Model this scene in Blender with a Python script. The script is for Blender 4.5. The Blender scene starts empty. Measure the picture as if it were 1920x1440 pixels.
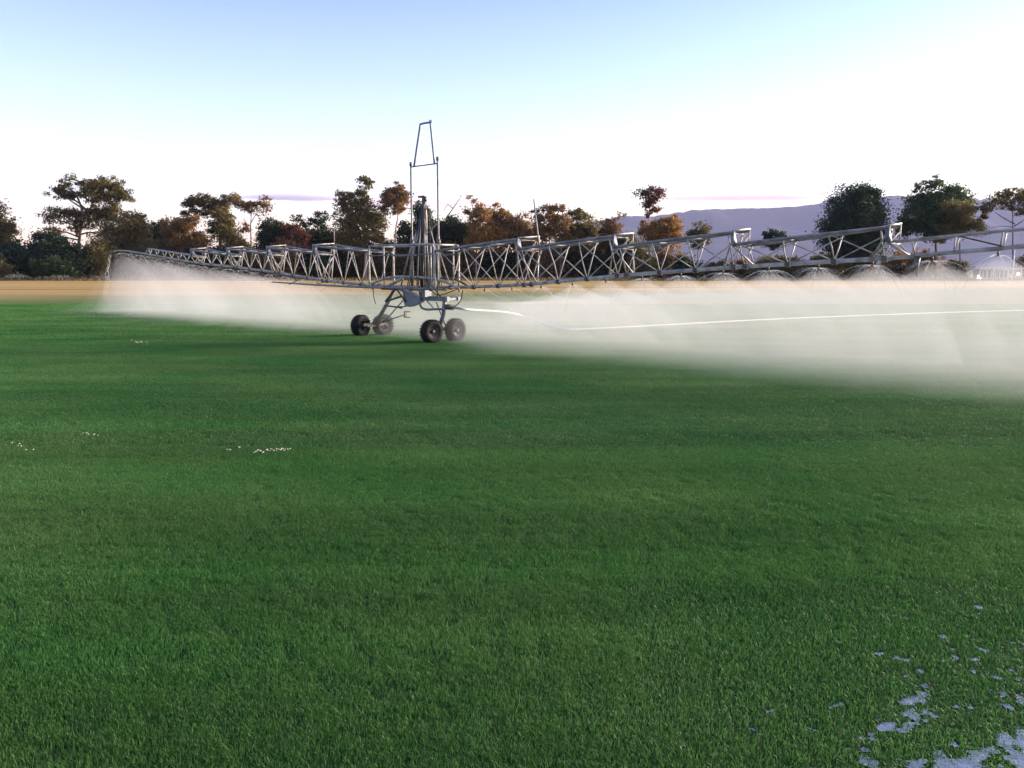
import bpy, bmesh, math, random
import numpy as np
from mathutils import Vector, Matrix, Euler
random.seed(11)
rng = np.random.default_rng(5)
sc = bpy.context.scene
COL = sc.collection

# ------------------------------------------------------------------ camera
F, HOR, CAMH = 1478.0, 502.0, 2.1          # focal length in photo pixels, horizon row, eye height
TH = math.atan((720 - HOR) / F)
cam = bpy.data.objects.new('camera', bpy.data.cameras.new('camera'))
COL.objects.link(cam)
cam.location = (0, 0, CAMH)
cam.rotation_euler = (math.radians(90) - TH, 0, 0)
cam.data.sensor_width = 36
cam.data.lens = 36 * F / 1920
cam.data.clip_start = 0.1
cam.data.clip_end = 60000
sc.camera = cam

# ------------------------------------------------------------------ sky and sun
SUN_AZ, SUN_EL = 74.0, 13.0
world = bpy.data.worlds.new('World')
sc.world = world
world.use_nodes = True
wn = world.node_tree
bg = wn.nodes['Background']
sky = wn.nodes.new('ShaderNodeTexSky')
sky.sky_type = 'NISHITA'
sky.sun_disc = False
sky.sun_elevation = math.radians(SUN_EL)
sky.sun_rotation = math.radians(SUN_AZ)
sky.air_density, sky.dust_density, sky.ozone_density = 1.0, 0.6, 3.2
tint = wn.nodes.new('ShaderNodeMix')
tint.data_type = 'RGBA'
tint.blend_type = 'MULTIPLY'
tint.inputs[0].default_value = 1
tint.inputs[7].default_value = (1.10, 0.90, 0.98, 1)
wn.links.new(sky.outputs[0], tint.inputs[6])
# pale evening glow all round the horizon, fading out with height
tcw = wn.nodes.new('ShaderNodeTexCoord'); spw = wn.nodes.new('ShaderNodeSeparateXYZ')
wn.links.new(tcw.outputs['Generated'], spw.inputs[0])
glow = wn.nodes.new('ShaderNodeValToRGB')
ge = glow.color_ramp.elements
ge[0].position = 0.0; ge[0].color = (1.0, .72, .44, 1)
ge[1].position = .30; ge[1].color = (0, 0, 0, 1)
for gp, gc in ((.06, (1.0, .80, .58)), (.13, (.85, .76, .66)), (.21, (.42, .41, .38))):
    q = ge.new(gp); q.color = (*gc, 1)
wn.links.new(spw.outputs[2], glow.inputs[0])
addg = wn.nodes.new('ShaderNodeMix'); addg.data_type = 'RGBA'; addg.blend_type = 'ADD'; addg.inputs[0].default_value = 1
wn.links.new(tint.outputs[2], addg.inputs[6]); wn.links.new(glow.outputs[0], addg.inputs[7])
warm = wn.nodes.new('ShaderNodeValToRGB'); we = warm.color_ramp.elements
we[0].position = 0.0; we[0].color = (.82, .62, .40, 1)
we[1].position = .16; we[1].color = (1, 1, 1, 1)
q = we.new(.05); q.color = (.92, .78, .58, 1); q = we.new(.10); q.color = (1.0, .93, .82, 1)
wn.links.new(spw.outputs[2], warm.inputs[0])
mulw = wn.nodes.new('ShaderNodeMix'); mulw.data_type = 'RGBA'; mulw.blend_type = 'MULTIPLY'; mulw.inputs[0].default_value = 1
wn.links.new(addg.outputs[2], mulw.inputs[6]); wn.links.new(warm.outputs[0], mulw.inputs[7])
wn.links.new(mulw.outputs[2], bg.inputs[0])
bg.inputs[1].default_value = 0.077
sun = bpy.data.objects.new('sun', bpy.data.lights.new('sun', 'SUN'))
COL.objects.link(sun)
sun.data.energy = 3.1
sun.data.angle = math.radians(22)
sun.data.color = (1.0, 0.81, 0.61)
az, el = math.radians(SUN_AZ), math.radians(SUN_EL)
to_sun = Vector((math.sin(az) * math.cos(el), math.cos(az) * math.cos(el), math.sin(el)))
sun.rotation_euler = to_sun.to_track_quat('Z', 'Y').to_euler()
sc.view_settings.view_transform = 'Standard'
sc.view_settings.look = 'None'
sc.view_settings.gamma = 1
sc.view_settings.exposure = 2.32
sc.cycles.volume_bounces = 3
sc.cycles.max_bounces = 10
sc.cycles.transparent_max_bounces = 16
sc.cycles.sample_clamp_indirect = 6

# ------------------------------------------------------------------ helpers
def ray(px, py):
    x, y = (px - 960) / F, -(py - 720) / F
    return (x, math.cos(TH) + y * math.sin(TH), -math.sin(TH) + y * math.cos(TH))
def ground(px, py):
    r = ray(px, py); t = -CAMH / r[2]
    return (r[0] * t, r[1] * t)
def at(px, py, Y):
    r = ray(px, py); t = Y / r[1]
    return (r[0] * t, Y, CAMH + r[2] * t)

def mat(name, col, rough=0.6, metal=0.0, var=None, scale=3.0, bump=0.0, bscale=40.0, spec=0.5, stretch=None):
    m = bpy.data.materials.new(name); m.use_nodes = True
    nt = m.node_tree; p = nt.nodes['Principled BSDF']
    p.inputs['Base Color'].default_value = (*col, 1)
    p.inputs['Roughness'].default_value = rough
    p.inputs['Metallic'].default_value = metal
    p.inputs['Specular IOR Level'].default_value = spec
    if var or bump:
        g = nt.nodes.new('ShaderNodeTexCoord')
        src = g.outputs['Object']
        if stretch:
            mp = nt.nodes.new('ShaderNodeMapping'); mp.inputs[3].default_value = stretch
            nt.links.new(src, mp.inputs[0]); src = mp.outputs[0]
    if var:
        n = nt.nodes.new('ShaderNodeTexNoise'); n.inputs['Scale'].default_value = scale
        n.inputs['Detail'].default_value = 5
        nt.links.new(src, n.inputs['Vector'])
        r = nt.nodes.new('ShaderNodeValToRGB')
        r.color_ramp.elements[0].position = 0.35; r.color_ramp.elements[0].color = (*col, 1)
        r.color_ramp.elements[1].position = 0.68; r.color_ramp.elements[1].color = (*var, 1)
        nt.links.new(n.outputs[0], r.inputs[0]); nt.links.new(r.outputs[0], p.inputs['Base Color'])
    if bump:
        n2 = nt.nodes.new('ShaderNodeTexNoise'); n2.inputs['Scale'].default_value = bscale
        nt.links.new(src, n2.inputs['Vector'])
        b = nt.nodes.new('ShaderNodeBump'); b.inputs['Strength'].default_value = bump
        b.inputs['Distance'].default_value = 0.02
        nt.links.new(n2.outputs[0], b.inputs['Height']); nt.links.new(b.outputs[0], p.inputs['Normal'])
    return m

class MB:
    """collects shapes that become ONE mesh object"""
    def __init__(s): s.v = []; s.f = []
    def box(s, c, d, rot=None):
        o = len(s.v); hx, hy, hz = d[0] / 2, d[1] / 2, d[2] / 2
        R = rot or Matrix.Identity(3)
        for k in ((-1,-1,-1),(1,-1,-1),(1,1,-1),(-1,1,-1),(-1,-1,1),(1,-1,1),(1,1,1),(-1,1,1)):
            s.v.append(tuple(Vector(c) + R @ Vector((k[0]*hx, k[1]*hy, k[2]*hz))))
        for q in ((0,3,2,1),(4,5,6,7),(0,1,5,4),(1,2,6,5),(2,3,7,6),(3,0,4,7)):
            s.f.append(tuple(o + i for i in q))
        return s
    def tube(s, pts, r, n=8, cap=True):
        pts = [Vector(p) for p in pts]
        rs = r if isinstance(r, (list, tuple)) else [r] * len(pts)
        o = len(s.v); prev = None
        for i, p in enumerate(pts):
            a = pts[max(0, i-1)]; b = pts[min(len(pts)-1, i+1)]
            t = (b - a).normalized() if (b - a).length > 1e-9 else Vector((0,0,1))
            if prev is None:
                up = Vector((0,0,1)) if abs(t.z) < 0.95 else Vector((1,0,0))
                x = t.cross(up).normalized()
            else:
                x = (prev - t * prev.dot(t)).normalized()
            prev = x; y = t.cross(x)
            for k in range(n):
                a_ = 2 * math.pi * k / n
                s.v.append(tuple(p + (x * math.cos(a_) + y * math.sin(a_)) * rs[i]))
        for i in range(len(pts) - 1):
            for k in range(n):
                s.f.append((o+i*n+k, o+i*n+(k+1)%n, o+(i+1)*n+(k+1)%n, o+(i+1)*n+k))
        if cap:
            s.f.append(tuple(o + k for k in range(n))[::-1])
            s.f.append(tuple(o + (len(pts)-1)*n + k for k in range(n)))
        return s
    def lathe(s, prof, axis_c, axis, n=32):
        """prof: (radius, offset along axis) closed ring"""
        ax = Vector(axis).normalized()
        u = ax.cross(Vector((0,0,1)) if abs(ax.z) < .9 else Vector((1,0,0))).normalized(); w = ax.cross(u)
        o = len(s.v); m = len(prof)
        for k in range(n):
            a = 2*math.pi*k/n; dr = u*math.cos(a) + w*math.sin(a)
            for (r, h) in prof:
                s.v.append(tuple(Vector(axis_c) + dr*r + ax*h))
        for k in range(n):
            k2 = (k+1) % n
            for j in range(m):
                j2 = (j+1) % m
                s.f.append((o+k*m+j, o+k*m+j2, o+k2*m+j2, o+k2*m+j))
        return s
    def build(s, name, m, parent=None, smooth=True, loc=None, fix=False):
        me = bpy.data.meshes.new(name); me.from_pydata(s.v, [], s.f); me.update()
        if fix:
            bm = bmesh.new(); bm.from_mesh(me); bmesh.ops.recalc_face_normals(bm, faces=bm.faces); bm.to_mesh(me); bm.free()
        if smooth:
            me.shade_smooth()
        me.materials.append(m)
        o = bpy.data.objects.new(name, me); COL.objects.link(o)
        if parent: o.parent = parent
        if loc: o.location = loc
        return o

def smooth_path(pts, k=8):
    P = [Vector(p) for p in pts]; out = []
    for i in range(len(P) - 1):
        p0 = P[max(0, i-1)]; p1 = P[i]; p2 = P[i+1]; p3 = P[min(len(P)-1, i+2)]
        for j in range(k):
            t = j / k
            out.append(0.5*((2*p1) + (p2-p0)*t + (2*p0-5*p1+4*p2-p3)*t*t + (3*p1-p0-3*p2+p3)*t*t*t))
    out.append(P[-1]); return out

def tag(o, label=None, cat=None, group=None, kind=None):
    if label: o['label'] = label
    if cat: o['category'] = cat
    if group: o['group'] = group
    if kind: o['kind'] = kind
    return o
def thing(name, label, cat, loc=(0,0,0), rz=0, group=None):
    o = bpy.data.objects.new(name, None); COL.objects.link(o)
    o.empty_display_size = 0.3
    o.location = loc; o.rotation_euler = (0, 0, rz)
    return tag(o, label, cat, group)

def npmesh(name, V, faces_flat, loop_counts, m, parent=None, attr=None, loc=None):
    me = bpy.data.meshes.new(name)
    me.vertices.add(len(V)); me.vertices.foreach_set('co', V.astype(np.float32).ravel())
    me.loops.add(len(faces_flat)); me.loops.foreach_set('vertex_index', faces_flat.astype(np.int32))
    st = np.concatenate([[0], np.cumsum(loop_counts)[:-1]]).astype(np.int32)
    me.polygons.add(len(loop_counts)); me.polygons.foreach_set('loop_start', st)
    me.update(calc_edges=True); me.validate()
    if attr is not None:
        a = me.attributes.new('tone', 'FLOAT', 'FACE'); a.data.foreach_set('value', attr.astype(np.float32))
    me.materials.append(m)
    o = bpy.data.objects.new(name, me); COL.objects.link(o)
    if parent: o.parent = parent
    if loc is not None: o.location = loc
    return o

# value noise for layouts
_tab = rng.random((64, 64))
def vnoise(x, y):
    xi, yi = np.floor(x).astype(int), np.floor(y).astype(int)
    fx, fy = x - xi, y - yi
    fx = fx*fx*(3-2*fx); fy = fy*fy*(3-2*fy)
    a = _tab[xi % 64, yi % 64]; b = _tab[(xi+1) % 64, yi % 64]
    c = _tab[xi % 64, (yi+1) % 64]; d = _tab[(xi+1) % 64, (yi+1) % 64]
    return a*(1-fx)*(1-fy) + b*fx*(1-fy) + c*(1-fx)*fy + d*fx*fy

# ------------------------------------------------------------------ ground
def ground_material():
    m = bpy.data.materials.new('field'); m.use_nodes = True
    nt = m.node_tree; N = nt.nodes; L = nt.links
    p = N['Principled BSDF']; p.inputs['Roughness'].default_value = 0.9
    p.inputs['Specular IOR Level'].default_value = 0.15
    geo = N.new('ShaderNodeNewGeometry'); sep = N.new('ShaderNodeSeparateXYZ')
    L.new(geo.outputs['Position'], sep.inputs[0])
    def noise(sx, sy, det=4):
        mp = N.new('ShaderNodeMapping'); mp.inputs[3].default_value = (sx, sy, 1)
        L.new(geo.outputs['Position'], mp.inputs[0])
        n = N.new('ShaderNodeTexNoise'); n.inputs['Scale'].default_value = 1; n.inputs['Detail'].default_value = det
        L.new(mp.outputs[0], n.inputs['Vector']); return n.outputs[0]
    def ramp(src, stops):
        r = N.new('ShaderNodeValToRGB'); e = r.color_ramp.elements
        while len(e) < len(stops): e.new(0.5)
        for k, (pos, c) in enumerate(stops): e[k].position = pos; e[k].color = (*c, 1)
        L.new(src, r.inputs[0]); return r.outputs[0]
    def mix(f, a, b):
        x = N.new('ShaderNodeMix'); x.data_type = 'RGBA'
        L.new(f, x.inputs[0]); L.new(a, x.inputs[6]); L.new(b, x.inputs[7]); return x.outputs[2]
    def mrange(src, a, b):
        r = N.new('ShaderNodeMapRange'); r.interpolation_type = 'SMOOTHSTEP'
        r.inputs[1].default_value = a; r.inputs[2].default_value = b
        L.new(src, r.inputs[0]); return r.outputs[0]
    green = ramp(noise(.05, .16), [(.3, (.060, .105, .015)), (.55, (.085, .125, .020)), (.75, (.12, .135, .03))])
    tan = ramp(noise(.006, .11, 5), [(.30, (.27, .17, .05)), (.48, (.42, .27, .085)), (.62, (.22, .165, .05)), (.78, (.44, .30, .11))])
    soil = ramp(noise(9, 9), [(.3, (.016, .030, .008)), (.7, (.035, .060, .016))])
    # distance with a wandering edge
    sx = N.new('ShaderNodeMath'); sx.operation = 'MULTIPLY_ADD'; L.new(sep.outputs[0], sx.inputs[0]); sx.inputs[1].default_value = -.32; L.new(sep.outputs[1], sx.inputs[2])
    add = N.new('ShaderNodeMath'); add.operation = 'MULTIPLY_ADD'
    L.new(noise(.02, .05), add.inputs[0]); add.inputs[1].default_value = 22; L.new(sx.outputs[0], add.inputs[2])
    far = mrange(add.outputs[0], 70, 88)
    near = mrange(sep.outputs[1], 36, 46)
    c = mix(near, soil, green)
    c = mix(far, c, tan)
    # scrubby verge under the trees
    verge = mrange(sep.outputs[1], 128, 142)
    vg = ramp(noise(.3, .3), [(.3, (.04, .045, .018)), (.7, (.11, .095, .045))])
    c = mix(verge, c, vg)
    L.new(c, p.inputs['Base Color'])
    return m
def build_ground():
    ys = [-1500, -60, 0, 2.0, 5.5, 20, 60, 150, 500, 2000, 7400]
    xs = [-7400, -2000, -400, -80, -15, 0, 15, 80, 400, 2000, 7400]
    V = [(x, y, 0) for y in ys for x in xs]; n = len(xs)
    Fc = [(j*n+i, j*n+i+1, (j+1)*n+i+1, (j+1)*n+i) for j in range(len(ys)-1) for i in range(n-1)]
    b = MB(); b.v = V; b.f = Fc
    o = b.build('ground', ground_material(), smooth=False)
    tag(o, kind='structure')
build_ground()

# mountain ridge far to the right
def build_mountain():
    prof = [(1020, 506), (1060, 440), (1095, 416), (1130, 407), (1190, 404), (1255, 401), (1290, 391), (1340, 386), (1420, 386), (1480, 384),
            (1535, 379), (1560, 365), (1600, 361), (1650, 365), (1700, 363), (1780, 364), (1850, 369), (1920, 370), (2080, 362), (2300, 390), (2450, 440), (2540, 508)]
    D = 6200.0
    xs = np.array([at(a, b, D)[0] for a, b in prof]); zs = np.array([at(a, b, D)[2] for a, b in prof])
    X = np.linspace(xs[0], xs[-1], 240); Z = np.interp(X, xs, zs)
    Z = Z + (vnoise(X/60, X*0+3) - .5) * 14 + (vnoise(X/22, X*0+9) - .5) * 6
    rows = np.linspace(-1, 1, 26)
    V = []; n = len(X)
    for r in rows:
        y = D + r * 1000 + 0*X
        k = np.maximum(0, 1 - abs(r)) ** 0.9
        rel = (vnoise(X/170 + r*3, X*0 + r*5 + 7) - .5) * (1 - k) * k * 4
        z = np.maximum(Z * k * (1 + rel * .35) , -0.5) - 0.3
        V += list(zip(X, y, z))
    Fc = [(j*n+i, j*n+i+1, (j+1)*n+i+1, (j+1)*n+i) for j in range(len(rows)-1) for i in range(n-1)]
    b = MB(); b.v = V; b.f = Fc
    o = b.build('mountain', mat('mountain', (.008, .012, .012), .95, var=(.014, .018, .016), scale=.006, spec=.1))
    tag(o, kind='structure')
build_mountain()

# ------------------------------------------------------------------ trees
def leaf_material(name, a, b, trans=.42):
    m = bpy.data.materials.new(name); m.use_nodes = True
    nt = m.node_tree; N = nt.nodes; L = nt.links
    N.remove(N['Principled BSDF']); out = N['Material Output']
    at_ = N.new('ShaderNodeAttribute'); at_.attribute_name = 'tone'
    r = N.new('ShaderNodeValToRGB'); r.color_ramp.elements[0].color = (*a, 1); r.color_ramp.elements[1].color = (*b, 1)
    L.new(at_.outputs['Fac'], r.inputs[0])
    d = N.new('ShaderNodeBsdfPrincipled'); d.inputs['Roughness'].default_value = .55; d.inputs['Specular IOR Level'].default_value = .3
    t = N.new('ShaderNodeBsdfTranslucent'); mx = N.new('ShaderNodeMixShader'); mx.inputs[0].default_value = trans
    L.new(r.outputs[0], d.inputs['Base Color']); L.new(r.outputs[0], t.inputs[0])
    L.new(d.outputs[0], mx.inputs[1]); L.new(t.outputs[0], mx.inputs[2]); L.new(mx.outputs[0], out.inputs[0])
    return m
LEAF = {  # olive, brown and orange have some warm evening light put into their tones
    'dark':   leaf_material('leaf_dark', (.012, .028, .012), (.034, .064, .022)),
    'green':  leaf_material('leaf_green', (.024, .052, .016), (.075, .115, .036)),
    'olive':  leaf_material('leaf_olive', (.060, .062, .020), (.22, .17, .055)),
    'brown':  leaf_material('leaf_brown', (.10, .064, .025), (.34, .195, .07)),
    'orange': leaf_material('leaf_orange', (.15, .088, .024), (.46, .25, .07)),
    'red':    leaf_material('leaf_red', (.070, .028, .017), (.19, .075, .036)),
}
BARK = mat('bark', (.10, .075, .058), .9, var=(.20, .15, .12), scale=1.5, bump=.6, bscale=6)
BARKP = mat('bark_pale', (.28, .19, .15), .85, var=(.42, .31, .25), scale=1.2, bump=.4, bscale=6)

def leaves(centres, n, spread, size, seed):
    r = np.random.default_rng(seed)
    idx = r.integers(0, len(centres), n)
    dirs = r.normal(size=(n, 3)); dirs /= np.linalg.norm(dirs, axis=1)[:, None]
    rad = r.random(n) ** .45 * np.where(r.random(n) < .2, 1.0 + .9*r.random(n), 1.0)
    c = centres[idx] + dirs * (rad[:, None] * spread[idx])
    a = r.normal(size=(n, 3)); a /= np.linalg.norm(a, axis=1)[:, None]
    b = r.normal(size=(n, 3)); b -= a * (a*b).sum(1)[:, None]; b /= np.linalg.norm(b, axis=1)[:, None]
    s = size * (.55 + .9 * r.random(n))
    a *= (s * .75)[:, None]; b *= (s * .45)[:, None]
    V = np.stack([c - a, c + b * .9 + a*.1, c + a, c - b + a*.1], 1).reshape(-1, 3)
    clump = r.random(len(centres))[idx]
    tone = np.clip(.55 * clump + .45 * r.random(n), 0, 1)
    return V, tone

def tree(name, label, px, depth, blobs, trunk=None, foliage='olive', bark=BARK, group='trees along the far edge of the field',
         size=.24, dens=.9, clump=1.0, limbs=True, cat='tree', tr=1.0, extra=None, base=None, seed=None):
    """blobs: (cx, cy, rx, ry, k) in photo pixels at that depth; trunk: list of (px, py)"""
    seed = seed if seed is not None else int(px * 7 + depth) % 99991
    R = random.Random(seed); r = np.random.default_rng(seed)
    S = depth / F
    bx = at(px, HOR, depth)[0]
    root = thing(name, label, cat, (bx, depth, 0), 0, group)
    def loc(x, y, dy=0.0):
        p = at(x, y, depth); return np.array([p[0] - bx, dy, p[2]])
    cs, sp, wt, ctr = [], [], [], []
    for (cx, cy, rx, ry, k) in blobs:
        rx *= 1.26; ry *= 1.24
        m = max(4, int((rx * ry) / 24.0 * clump))
        c0 = loc(cx, cy); c0[1] = R.uniform(-.4, .4) * rx * S
        d = r.normal(size=(m, 3)); d /= np.linalg.norm(d, axis=1)[:, None]
        q = (r.random(m) ** .5)[:, None] * .86
        pts = c0 + d * q * np.array([rx, .85 * (rx + ry) / 2, ry]) * S
        pts[:, 2] = np.maximum(pts[:, 2], .35)
        cs.append(pts)
        sr = np.clip(.42 * min(rx, ry) * S, .60, 1.7)
        sp.append(np.column_stack([np.full(m, sr*1.15), np.full(m, sr*1.1), np.full(m, sr*.75)]) * (.6 + .7*r.random(m))[:, None])
        wt.append((k * rx * ry, m)); ctr.append(c0)
    Vs, Ts = [], []
    for i, (a, m) in enumerate(wt):
        n = int(a * 2.7 * dens * (S / .1)**2 * (.30 / size)**2)
        V, t = leaves(cs[i], max(n, 30), sp[i], size, seed * 31 + i)
        V[:, 2] = np.maximum(V[:, 2], .02)
        Vs.append(V); Ts.append(t)
    V = np.concatenate(Vs); t = np.concatenate(Ts); n = len(t)
    npmesh('crown', V, np.arange(n*4), np.full(n, 4), LEAF[foliage], root, t)
    b = MB()
    if trunk:
        tp = [loc(x, y) for x, y in trunk]
    else:
        top = ctr[0]; tp = [np.array([0, 0, -.1]), np.array([top[0]*.4, 0, top[2]*.45]), np.array([top[0]*.8, top[1]*.6, top[2]*.85])]
    tp[0][2] = -.15
    H = tp[-1][2]; r0 = max(.10, H * .019) * tr
    sm = smooth_path(tp, 5)
    b.tube(sm, [r0 * (1 - .75 * i / (len(sm)-1)) for i in range(len(sm))], 8)
    if limbs:
        for i, pts in enumerate(cs):
            step = max(1, len(pts) // 9)
            # a main limb per blob, then twigs to its clumps
            st = min(sm, key=lambda p: (Vector(ctr[i]) - p).length + max(0, p.z - ctr[i][2]) * 2)
            c = Vector(ctr[i]); mid = st.lerp(c, .5) + Vector((R.uniform(-.4, .4), R.uniform(-.4, .4), R.uniform(-.1, .5)))
            b.tube(smooth_path([st, mid, c], 4), [r0*.5, r0*.48, r0*.45, r0*.42, r0*.38, r0*.34, r0*.3, r0*.26, r0*.22], 6)
            for p in pts[::step]:
                p = Vector(p); q = c if R.random() < .6 else mid
                m2 = q.lerp(p, .5) + Vector((R.uniform(-.3, .3), R.uniform(-.3, .3), R.uniform(-.1, .3)))
                b.tube([q, m2, p], [r0*.22, r0*.15, r0*.05], 5)
    if extra:
        for line, rr in extra:
            pl = [loc(x, y, -.5) for x, y in line]
            b.tube(smooth_path(pl, 3), [rr * (1 - .7*i/(3*(len(pl)-1))) for i in range(3*(len(pl)-1)+1)], 6)
    b.build('trunk', bark, root)
    return root

def shrub(label, px, depth, blobs, foliage='dark', size=.26, dens=1.15, group='shrubs under the tree line', name='shrub'):
    return tree(name, label, px, depth, blobs, None, foliage, BARK, group, size, dens, 1.2, True, 'shrub', .5)

# --- left side
tree('tree', 'dark tree with drooping crown beside the leftmost bushes', 2, 150, [(-12,408,30,30,1),(8,440,22,26,.8),(-30,440,34,40,1),(22,425,10,22,.5)], [(2,523),(0,480),(-10,430)], 'olive')
tree('spreading_tree', 'tall spreading tree with open layered crown and forked trunk above the bushes', 147, 152,
     [(185,362,36,20,1.1),(215,352,18,17,.9),(192,342,16,12,.8),(155,345,14,8,.5),(125,352,14,13,.6),(120,364,34,9,.8),(108,356,18,10,.45),(133,334,12,8,.35),(228,372,24,14,.7),(242,366,10,12,.4),
      (170,396,44,14,1),(205,400,26,14,.9),(112,398,26,10,.6),(104,408,28,16,.35),(158,425,22,14,.5),(178,412,24,14,.6),(185,440,18,16,.4),(100,432,22,12,.3),(92,440,24,6,.4)],
     [(147,523),(147,470),(150,440),(156,415),(172,385),(182,360)], 'olive', extra=[([(148,445),(143,420),(128,405),(112,398)],.28),([(160,405),(150,375),(140,362),(115,357)],.22),([(205,500),(206,450),(200,415),(196,395)],.22)], tr=1.15)
tree('tree', 'bushy olive tree filling in right of the spreading tree', 240, 149, [(240,425,34,24,1),(222,450,26,30,1.1),(256,410,18,12,.7),(250,455,24,28,1.1),(262,432,12,16,.7)], [(238,523),(238,470),(240,430)], 'olive')
tree('tree', 'low dark green tree between two olive trees', 292, 153, [(290,448,24,26,1.2),(298,425,14,12,.8),(312,450,14,24,1)], [(292,523),(292,480),(292,450)], 'dark')
tree('tree', 'brown leaved tree with rounded crown left of the taller layered tree', 338, 148, [(340,425,26,20,.9),(325,440,18,22,1),(352,448,22,22,1),(362,418,18,14,.7),(322,458,12,18,.7),(382,455,18,18,.9)], [(340,523),(341,480),(342,440)], 'brown')
tree('layered_tree', 'tall dark tree with layered crown and thick trunk', 415, 152,
     [(375,376,20,13,1),(362,384,16,9,.8),(395,388,22,9,.8),(412,382,22,18,1.1),(428,375,14,10,.7),(415,402,16,16,1),(440,372,10,12,.5),(408,428,18,22,1),(422,420,16,20,.8),(430,440,20,22,.9),(385,400,20,8,.5),(355,400,22,8,.5)],
     [(415,523),(414,470),(412,430),(411,400),(411,380)], 'olive', tr=1.4)
tree('slender_tree', 'slender bare-stemmed tree with thin pale crown', 469, 146, [(455,384,16,12,.45),(478,384,20,11,.45),(470,396,26,9,.3),(498,385,14,14,.22),(500,372,10,8,.15),(446,375,10,10,.4),(460,432,8,14,.6)],
     [(471,523),(471,470),(470,430),(471,405),(472,385)], 'brown', bark=BARK, tr=.6, clump=1.4, size=.24, extra=[([(470,435),(463,418),(458,410)],.16),([(471,420),(482,402),(492,388)],.09)])
tree('round_tree', 'round dark green tree with dense crown beside the red-brown bush', 508, 150, [(508,440,24,26,1.3),(502,425,14,12,1),(522,425,16,12,1),(530,448,20,24,1.2)], [(508,523),(508,480),(508,450)], 'dark')
tree('red_brown_tree', 'round dense-crowned tree with reddish side light put into its leaf colour', 551, 148, [(550,446,22,26,1.4),(545,430,14,12,1),(560,455,14,20,1.1)], [(551,523),(551,480),(551,455)], 'red')  # sunlit right half of the round dark tree, its red light painted as leaf colour
tree('tree', 'sparse tall tree with ragged see-through crown behind dark bushes', 595, 156, [(560,410,12,10,.35),(598,408,16,12,.55),(590,418,14,10,.4),(606,425,10,12,.5),(570,422,10,14,.35),(580,440,18,12,.6)], [(592,523),(592,470),(594,440),(597,412)], 'dark', clump=1.5, size=.24, tr=.7)
tree('tree', 'dark low tree left of the tall gum tree', 612, 155, [(605,455,28,22,1.3),(630,450,24,24,1.3),(585,460,16,20,1)], [(612,523),(612,480),(610,455)], 'dark')
tree('gum_tree', 'tall gum tree with pinkish trunk and uneven brown-green crown', 686, 146,
     [(688,340,13,12,.6),(678,334,6,6,.4),(682,360,12,20,.6),(660,370,14,12,.6),(642,374,11,16,.5),(635,362,8,8,.4),(665,385,22,14,.6),(640,395,14,14,.5),(660,412,28,22,.9),(690,398,22,24,1),(700,420,22,26,1),(650,445,22,26,.8),(690,448,26,20,.7),(712,445,12,22,.8),(668,462,20,16,.5)],
     [(686,523),(686,475),(684,435),(684,405),(683,370),(686,345)], 'olive', bark=BARKP, tr=.95, extra=[([(681,470),(681,430),(672,408)],.16),([(684,450),(660,430),(648,420)],.12)])
tree('tree', 'orange-brown gum tree with leaning trunk beside the tall gum', 740, 145, [(742,352,15,12,.8),(730,362,14,14,.8),(752,372,16,18,.8),(738,380,18,14,.9),(722,368,10,12,.5),(756,360,8,12,.5),(745,393,14,10,.6),(718,390,12,10,.6)],
     [(738,523),(740,470),(742,430),(746,405),(744,375)], 'brown', bark=BARKP, tr=.75)
tree('tree', 'dark evergreen tree directly behind the irrigator mast', 795, 156, [(792,402,18,20,.8),(765,440,18,30,1.2),(800,440,26,28,1.3),(780,470,30,26,1.3),(782,385,10,10,.4),(815,455,24,30,1.3)], [(795,523),(795,470),(794,420)], 'dark')
tree('dense_tree', 'dense dark green tree with a bare dead branch sticking out', 855, 152, [(850,435,30,24,1.4),(870,440,20,24,1.3),(838,452,20,28,1.3),(858,462,32,26,1.3),(842,412,12,8,.8)], [(850,523),(850,480),(850,440)], 'dark',
     extra=[([(838,408),(852,388),(866,367)],.14),([(866,367),(855,365),(846,364)],.05),([(850,392),(840,384),(832,396)],.1)])
tree('tree', 'orange-brown tree with wispy top and bright yellowish lower crown', 892, 147, [(884,372,7,9,.4),(893,392,14,12,.5),(880,400,16,10,.6),(905,402,18,14,.8),(886,420,14,12,.8),(905,435,22,24,1),(925,445,20,22,1),(898,455,22,22,1)], [(893,523),(893,470),(895,430),(890,395)], 'orange', bark=BARKP, clump=1.2, tr=.7)
tree('tree', 'russet tree with broad rounded crown between orange and grey-brown trees', 938, 150, [(928,400,18,14,.8),(945,408,20,14,.9),(955,430,22,22,1),(970,425,14,18,.8),(935,425,20,18,1),(960,455,24,22,1)], [(938,523),(938,480),(940,430)], 'brown', tr=.8)
tree('tree', 'thin grey-brown tree with twiggy crown', 990, 153, [(985,425,14,22,.7),(990,450,18,24,.9),(975,455,16,22,.9),(998,440,8,24,.6)], [(990,523),(990,470),(988,430)], 'brown', size=.24, tr=.6)
tree('tree', 'pinkish-topped brown tree with dark trunk and gaps in its crown', 1030, 149, [(1018,394,20,8,.6),(1050,392,18,8,.6),(1035,408,26,12,1),(1020,430,20,20,1),(1048,430,20,22,1),(1008,420,12,18,.7),(1052,390,8,6,.5)], [(1050,523),(1052,470),(1048,430),(1040,408)], 'brown', tr=1)
tree('tree', 'olive tree with full domed crown right of the pinkish-topped tree', 1085, 151, [(1085,405,20,12,1),(1095,425,22,20,1.2),(1070,430,18,22,1.1),(1105,440,14,18,1),(1085,450,28,20,1.1)], [(1085,523),(1085,480),(1086,430)], 'olive')
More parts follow.
